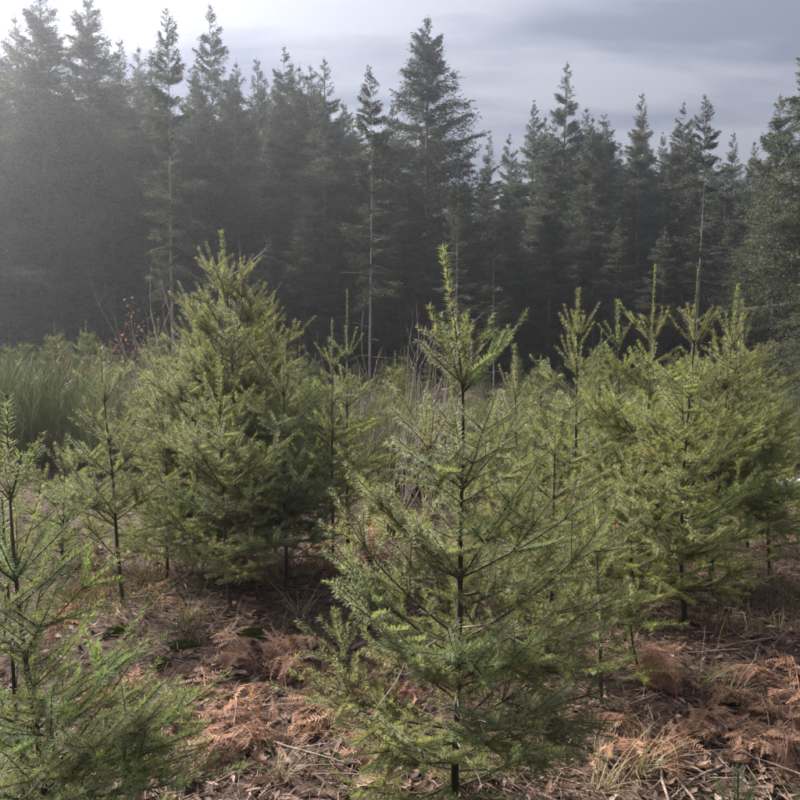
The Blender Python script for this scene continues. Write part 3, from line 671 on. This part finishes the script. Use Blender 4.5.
def bracken(px, py, nf, size, label, tint, seed, up=0.0, lie=False, az=None):
    g = G(px, py); rng = np.random.default_rng(seed); root = bpy.data.objects.new('bracken_fern', None); COL.objects.link(root); root.location = g
    tag(root, label, 'bracken', 'dead bracken ferns on the ground')
    for i in range(nf):
        o = obj('frond', FROND[rng.integers(5)], root, tuple(np.array(tint) * rng.uniform(1.0, 1.5))); s = size * rng.uniform(.8, 1.35)
        a_ = (i * 6.283 / nf + rng.normal(0, .4)) if az is None else az + rng.normal(0, .5)
        o.scale = (s, s, s); o.rotation_euler = (rng.normal(0, .25), R(rng.uniform(5, 30)) * (1 if lie else .35) - up, a_); o.location = (rng.normal(0, .03), rng.normal(0, .03), .015 if lie else 0)
for k, a in enumerate([
    (205, 700, 7, .62, 'rust bracken heap right of the corner sapling, upper left of the litter', (1, 1, 1), 1, 0, True),
    (285, 690, 8, .7, 'reddish bracken heap in the middle of the left litter', (1.05, .95, .95), 2, 0, True),
    (345, 745, 6, .7, 'rust bracken lying left of the central sapling base', (1, .95, .9), 3, 0, True),
    (262, 665, 5, .6, 'pale tan bracken with upright curled frond below the left saplings', (1.35, 1.3, 1.25), 4, .35),
    (242, 590, 4, .85, 'orange bracken frond hanging on the dark stem of a left sapling', (1.1, 1.0, .9), 5, .6),
    (340, 560, 6, .9, 'dark rust bracken in the shade between the left saplings and the centre', (.85, .8, .8), 6, .2),
    (372, 530, 6, 1.0, 'brown bracken behind the left arm of the central sapling', (1, .9, .85), 7, .2),
    (672, 702, 4, .62, 'tan bracken with upright comb-like fronds right of the central sapling', (1.25, 1.1, 1.0), 8, .75, False, 1.9),
    (655, 745, 5, .6, 'orange bracken drooping in shade right of the central sapling base', (.92, .82, .75), 9, .2),
    (775, 735, 9, .62, 'large rust bracken heap at the bottom right edge', (.85, .8, .76), 10, .1, True),
    (745, 745, 6, .5, 'tan bracken left of the large right-edge heap', (.9, .9, .86), 11, .25),
    (795, 700, 5, .55, 'rust bracken at the right edge above the large heap', (.9, .82, .76), 12, .2),
    (600, 545, 3, .8, 'single orange bracken frond caught in the right sapling group', (1.2, 1.0, .85), 13, .7),
    (65, 625, 5, .6, 'rust bracken behind the stem of the corner sapling', (1.1, .85, .75), 14, 0, True),
    (115, 690, 5, .5, 'rust bracken seen through the corner sapling branches', (1, .85, .8), 15, 0, True),
    (440, 560, 5, .8, 'brown bracken seen through the central sapling', (.9, .85, .8), 16, .2),
    (235, 745, 7, .6, 'dull red-brown bracken left of the bottom litter, beside the corner sapling', (.95, .85, .82), 18, .05, True),
    (300, 725, 7, .6, 'broken red-brown bracken flat in the middle of the left litter', (.9, .78, .74), 19, 0, True),
    (385, 700, 5, .6, 'rust bracken tucked under the left skirts of the central sapling', (1, .85, .8), 20, .1, True),
    (90, 590, 5, .6, 'rust bracken between the corner sapling and the slender sapling', (1, .85, .78), 21, .1),
    (165, 600, 4, .5, 'small brown bracken on the litter between two left saplings', (1, .95, .9), 17, 0, True)]):
    bracken(*a)

# ------------------------------------------------------------------ moss cushions, grass tufts, pale stump, stones
def moss_mesh(seed):
    rng = np.random.default_rng(seed); n = 7000; a_ = rng.random(n) * 6.28; r = np.sqrt(rng.random(n)) * .15 * (1 + .25 * np.sin(3 * a_ + seed)); x, y = r * np.cos(a_), r * np.sin(a_); z = .055 * (1 - (r / .19) ** 2).clip(0) + .008 * np.sin(40 * x) * np.sin(37 * y)
    c = np.stack([x, y, z], 1); d = norm(np.stack([x * 4, y * 4, np.ones(n)], 1) + rng.normal(0, .5, (n, 3))) * rng.uniform(.008, .016, (n, 1)); s = norm(np.cross(d, rng.normal(0, 1, (n, 3)))) * .0018
    V = np.stack([c - s - d * .6, c + s - d * .6, c + d], 1).reshape(-1, 3); t = rng.random(n)
    th = np.linspace(0, 6.283, 19)[:-1]; rings = []
    for q, (rr_, zz_) in enumerate([(.17, -.02), (.13, .018), (.07, .043)]): rings.append(np.stack([rr_ * np.cos(th), rr_ * np.sin(th), np.full(18, zz_)], 1))
    bv = np.vstack(rings + [[[0, 0, .05]]]); bf = []
    for q in range(2):
        for j in range(18): k = (j + 1) % 18; bf += [[q * 18 + j, q * 18 + k, q * 18 + 18 + k], [q * 18 + j, q * 18 + 18 + k, q * 18 + 18 + j]]
    bf += [[36 + j, 36 + (j + 1) % 18, 54] for j in range(18)]
    Vv, Ff, mi, tt = join([(bv, np.array(bf), 0, .2), (V, np.arange(3 * n).reshape(-1, 3), 0, t)]); return mk('moss_cushion', Vv, Ff, [M_MOSS], tone=tt)
MM = [moss_mesh(1), moss_mesh(2)]
for k, (px, py, s, lab) in enumerate([(181, 652, 1.0, 'bright green moss cushion on the litter below the left saplings'), (250, 640, 1.2, 'dark moss cushion at the foot of the dark left sapling stem'), (160, 668, .7, 'small moss cushion left of the bright green one'),
        (705, 715, .8, 'dark moss cushion beside the tan comb-like bracken'), (118, 640, .8, 'moss cushion at the trunk foot of the slender left sapling'), (330, 770, .6, 'small moss cushion in the litter near the bottom edge')]):
    o = obj('moss_cushion', MM[k % 2], None, GREEN); o.location = G(px, py); o.scale = (s * .6, s * .42, s * .5); o.rotation_euler = (0, 0, k); tag(o, lab, 'moss', 'moss cushions')
def tuft_mesh(seed, n=70, H=.28):
    rng = np.random.default_rng(seed); V, Fc, T = [], [], []
    for i in range(n):
        a_ = rng.random() * 6.28; p = np.array([rng.normal(0, .02), rng.normal(0, .02), -.01]); d = norm(np.array([math.cos(a_) * .5, math.sin(a_) * .5, rng.uniform(.5, 1.3)])); s = norm(np.cross(d, [0, 0, 1.])) * .0016; h = H * rng.uniform(.5, 1.1); b = len(V) ; t = rng.random()
        pts = [p]
        for q in range(4): d = norm(d + np.array([0, 0, -.22]) + rng.normal(0, .06, 3)); pts.append(pts[-1] + d * h / 4)
        for q, c in enumerate(pts): V += [c - s * (1 - q / 4.6), c + s * (1 - q / 4.6)]
        for q in range(4): o = b + 2 * q; Fc += [[o, o + 1, o + 3], [o, o + 3, o + 2]]; T += [t, t]
    return mk('blades', V, Fc, [M_GRASS], tone=T)
TF = [tuft_mesh(1), tuft_mesh(2, 50, .36)]
for k, (px, py, s, lab) in enumerate([(372, 768, .8, 'drooping straw grass tuft left of the central sapling base'), (700, 690, 1.0, 'thin straw grass stalks right of the comb-like bracken'), (725, 705, .8, 'straw grass tuft left of the right-edge bracken heap'), (300, 620, 1.1, 'straw stalks standing in the shade between the saplings'),
        (640, 770, 1.0, 'grass stalks in shade right of the central sapling base'), (600, 790, 1.0, 'grass stalks at the bottom edge under the central sapling'), (190, 625, .8, 'straw grass tuft between the two left trunks'), (150, 720, .8, 'straw grass tuft among the corner sapling branches'), (278, 790, .7, 'straw grass tuft at the bottom edge in the left litter')]):
    root = bpy.data.objects.new('grass_tuft', None); COL.objects.link(root); root.location = G(px, py); root.scale = (s, s, s); root.rotation_euler = (0, 0, k * 2.1); tag(root, lab, 'grass tuft', 'dry grass tufts'); obj('blades', TF[k % 2], root, GREEN)
def log_mesh(seed, L, r):
    rng = np.random.default_rng(seed); n = 9; x = np.linspace(-L / 2, L / 2, n); pts = np.stack([x, .03 * np.sin(x * 6), np.full(n, r * .7)], 1); v, f = tube(pts, r * (1 + rng.normal(0, .12, n)), 14); v += rng.normal(0, r * .09, v.shape)
    parts = [(v, f, 0, .5)]
    for i in range(5):
        p = pts[rng.integers(1, n - 1)]; d = norm(rng.normal(0, 1, 3) * [1, 1, .3] + [0, 0, .6]); parts.append((*tube([p, p + d * r * 1.1, p + d * r * 2 + rng.normal(0, .01, 3)], [r * .3, r * .22, r * .1], 6), 0, .5))
    V, Fc, mi, t = join(parts); return mk('pale_log', V, Fc, [M_PALE], smooth=False)
lg = obj('pale_log', log_mesh(3, .6, .10)); g = G(790, 497); lg.location = g; lg.rotation_euler = (0, 0, .5); tag(lg, 'pale sunlit weathered log at the right edge of the clearing', 'log')

# ------------------------------------------------------------------ sticks and large fallen leaves
def stick_mesh(seed, L, r):
    rng = np.random.default_rng(seed); n = 8; pts = [np.array([-L / 2, 0, r])]; d = np.array([1., 0, 0])
    for i in range(n): d = norm(d + rng.normal(0, .1, 3) * [1, 1, .35]); pts.append(pts[-1] + d * L / n)
    parts = [(*tube(pts, np.linspace(r, r * .5, n + 1), 6), 0, .5)]
    for i in range(3):
        k = rng.integers(2, n); e = norm(d + rng.normal(0, .6, 3) * [1, 1, .3]); parts.append((*tube([pts[k], pts[k] + e * L * .1, pts[k] + e * L * .2 + [0, 0, .004]], [r * .45, r * .35, r * .2], 5), 0, .5))
    V, Fc, mi, t = join(parts); return mk('fallen_stick', V, Fc, [M_STICK], smooth=True)
ST = [stick_mesh(i, L, r) for i, (L, r) in enumerate([(.35, .005), (.5, .006), (.28, .004), (.6, .006), (.22, .005), (.55, .007)])]
rng = np.random.default_rng(8)
STICKS = [(340, 790), (300, 775), (255, 755), (310, 740), (270, 785), (360, 700), (230, 790), (390, 790), (215, 715), (200, 640), (240, 652), (310, 655), (175, 590), (150, 610),
          (720, 640), (760, 630), (790, 615), (735, 655), (780, 650), (700, 660), (690, 730), (710, 750), (730, 770), (700, 780), (765, 785), (790, 770), (680, 760), (660, 785), (640, 720), (750, 670), (785, 680), (720, 690), (745, 615), (795, 590), (775, 600), (670, 780), (655, 700)]
for i, (px, py) in enumerate(STICKS):
    o = obj('fallen_stick', ST[i % 6]); g = G(px, py); o.location = (g[0], g[1], g[2] + .012); o.rotation_euler = (0, rng.normal(0, .05), rng.random() * 6.28); s = rng.uniform(.7, 1.2); o.scale = (s, s, s)
    tag(o, 'thin dry stick lying on the left patch of litter' if px < 450 else 'thin dry stick lying on the right patch of litter', 'stick', 'sticks on the left litter' if px < 450 else 'sticks on the right litter')
def leaf_mesh(seed):
    rng = np.random.default_rng(seed); n = 7; m = 5; V = []; cu, cv = rng.uniform(.5, 1.6), rng.uniform(-.6, 1.2)
    for i in range(n):
        u = i / (n - 1); wd = .022 * math.sin(math.pi * min(1, .06 + u * .94)) ** .7 * (1 + .12 * math.sin(u * 17))
        for j in range(m):
            v = (j / (m - 1) - .5) * 2; x = (u - .5) * .075; y = v * wd; V.append([x, y, .010 + .013 * cu * abs(v) ** 1.6 + .05 * cv * (u - .5) ** 2 + rng.normal(0, .0012)])
    Fc = []
    for i in range(n - 1):
        for j in range(m - 1): a_ = i * m + j; Fc += [[a_, a_ + m, a_ + m + 1], [a_, a_ + m + 1, a_ + 1]]
    tv, tf = tube([[.037, 0, .012], [.05, .003, .012], [.062, .004, .010]], [.001, .0008, .0007], 4)
    Vv, Ff, mi, tt = join([(np.array(V), np.array(Fc), 0, .5), (tv, tf, 0, .3)]); return mk('fallen_leaf', Vv, Ff, [M_LEAF], tone=tt, smooth=True)
LF = [leaf_mesh(i) for i in range(6)]
rng = np.random.default_rng(9)
for i in range(150):
    left = i < 95
    px, py = (rng.uniform(165, 420), rng.uniform(590, 800)) if left else (rng.uniform(640, 800), rng.uniform(600, 800))
    g = G(px, py); o = obj('fallen_leaf', LF[i % 6], None, tuple(np.array([1, .95, .92]) * rng.uniform(.55, 1.35))); o.location = (g[0], g[1], g[2] + .006); s = rng.uniform(.6, 1.5) * (1 if left else .75); o.scale = (s, s, s)
    o.rotation_euler = (rng.normal(0, .3), rng.normal(0, .3), rng.random() * 6.28)
    tag(o, 'curled brown fallen leaf on the left patch of litter' if left else 'curled brown fallen leaf on the right patch of litter', 'leaf', 'fallen leaves on the left litter' if left else 'fallen leaves on the right litter')

# fine litter nobody could count: flakes, chips, needles and twiglets
def litter():
    rng = np.random.default_rng(10); parts = []
    n = 42000; yy = 1.7 + 8.5 * rng.random(n) ** 1.7; xx = (rng.random(n) * 2 - 1) * (.62 * yy + .3)
    def place(k0, k1): return np.stack([xx[k0:k1], yy[k0:k1], gz(xx[k0:k1], yy[k0:k1])], 1)
    c = place(0, 17000); m = len(c); a_ = rng.random(m) * 6.28; d = norm(np.stack([np.cos(a_), np.sin(a_), rng.normal(0, .3, m)], 1)); s = norm(np.cross(d, norm(np.stack([rng.normal(0, .35, m), rng.normal(0, .35, m), np.ones(m)], 1))))
    l = rng.uniform(.012, .042, (m, 1)); wdt = l * rng.uniform(.15, .42, (m, 1)); c = c + [0, 0, .008] + np.stack([np.zeros(m), np.zeros(m), rng.random(m) * .014], 1)
    lift = np.stack([np.zeros(m), np.zeros(m), rng.uniform(0, .010, m)], 1)
    V = np.stack([c - d * l, c - s * wdt + lift, c + d * l + lift * .5, c + s * wdt + lift, c], 1).reshape(-1, 3); o = np.arange(m) * 5; F4 = [np.stack([o + q, o + (q + 1) % 4, o + 4], 1) for q in range(4)]
    t = np.clip(rng.beta(1.3, 2.9, m), 0, 1); parts.append((V, np.concatenate(F4), 0, np.tile(t, 4)))
    c = place(17000, 42000) + [0, 0, .010]; m = len(c); a_ = rng.random(m) * 6.28; L = rng.gamma(2, .022, m)[:, None]; d = np.stack([np.cos(a_), np.sin(a_), rng.normal(0, .12, m)], 1) * L; c[:, 2] += rng.random(m) * .015
    r = rng.uniform(.0008, .0022, m); v, f = wood(c - d, c + d, r, r * .6, 3); t = np.clip(rng.beta(2, 2, m), 0, 1); parts.append((v, f, 0, np.tile(np.repeat(t, 3), 2)))
    V, Fc, mi, t = join(parts); tag(obj('leaf_litter', mk('leaf_litter', V, Fc, [M_LITTER], tone=t)), 'fine brown litter of leaf scraps, needles and twiglets on the floor', 'litter', None, 'stuff')
litter()

# low grass and moss sprigs between the saplings, further back
def cover():
    rng = np.random.default_rng(12); nc = 1500; yy = 4.2 + 9 * rng.random(nc) ** 1.2; xx = (rng.random(nc) * 2 - 1) * (.6 * yy + .5)
    k = np.sin(1.1 * xx + .8 * yy) + np.sin(2.3 * yy - .9 * xx) + rng.normal(0, .6, nc); keep = k > .1; xx, yy = xx[keep], yy[keep]; nc = len(xx); m = 16
    x = np.repeat(xx, m) + rng.normal(0, .06, nc * m); y = np.repeat(yy, m) + rng.normal(0, .06, nc * m); n = len(x)
    b = np.stack([x, y, gz(x, y) - .01], 1); d = norm(np.stack([rng.normal(0, .5, n), rng.normal(0, .5, n), np.ones(n)], 1)); h = rng.uniform(.06, .24, (n, 1)); s = norm(np.cross(d, rng.normal(0, 1, (n, 3)))) * .0028
    mid = b + d * h * .55; tip = mid + norm(d + rng.normal(0, .35, (n, 3)) - [0, 0, .3]) * h * .45
    V = np.stack([b - s, b + s, mid + s * .8, mid - s * .8, tip], 1).reshape(-1, 3); o = np.arange(n) * 5; t = np.repeat(rng.random(nc), m) * .6 + rng.random(n) * .4
    me = mk('ground_cover', V, np.concatenate([np.stack([o, o + 1, o + 2], 1), np.stack([o, o + 2, o + 3], 1), np.stack([o + 3, o + 2, o + 4], 1)]), [M_COVER], tone=np.tile(t, 3))
    tag(obj('ground_cover', me), 'olive and straw grass sprigs scattered between the saplings', 'ground cover', None, 'stuff')
M_COVER = foliage_mat('ground_cover', (.055, .060, .024), (.120, .105, .052), (.25, .20, .12), .25, .7, .2, tint=False)
cover()

# ------------------------------------------------------------------ haze
def haze(density, g):
    b = np.array([[x, y, z] for x in (-160, 160) for y in (-152, 162) for z in (-1.6, 17.5)], float)
    f = [[0, 1, 3], [0, 3, 2], [4, 6, 7], [4, 7, 5], [0, 4, 5], [0, 5, 1], [2, 3, 7], [2, 7, 6], [0, 2, 6], [0, 6, 4], [1, 5, 7], [1, 7, 3]]
    m = bpy.data.materials.new('haze'); m.use_nodes = True; n = m.node_tree; n.nodes.clear(); o = n.nodes.new('ShaderNodeOutputMaterial'); v = n.nodes.new('ShaderNodeVolumePrincipled')
    v.inputs['Color'].default_value = (.90, .93, 1, 1); v.inputs['Density'].default_value = density; v.inputs['Anisotropy'].default_value = g; n.links.new(v.outputs[0], o.inputs['Volume'])
    tag(obj('haze', mk('haze', b, f, [m])), 'thin sunlit haze hanging over the clearing and forest', 'haze', None, 'stuff')
haze(.0034, .85)
print('objects', len(bpy.data.objects), 'unique tris', sum(len(m.polygons) for m in bpy.data.meshes))
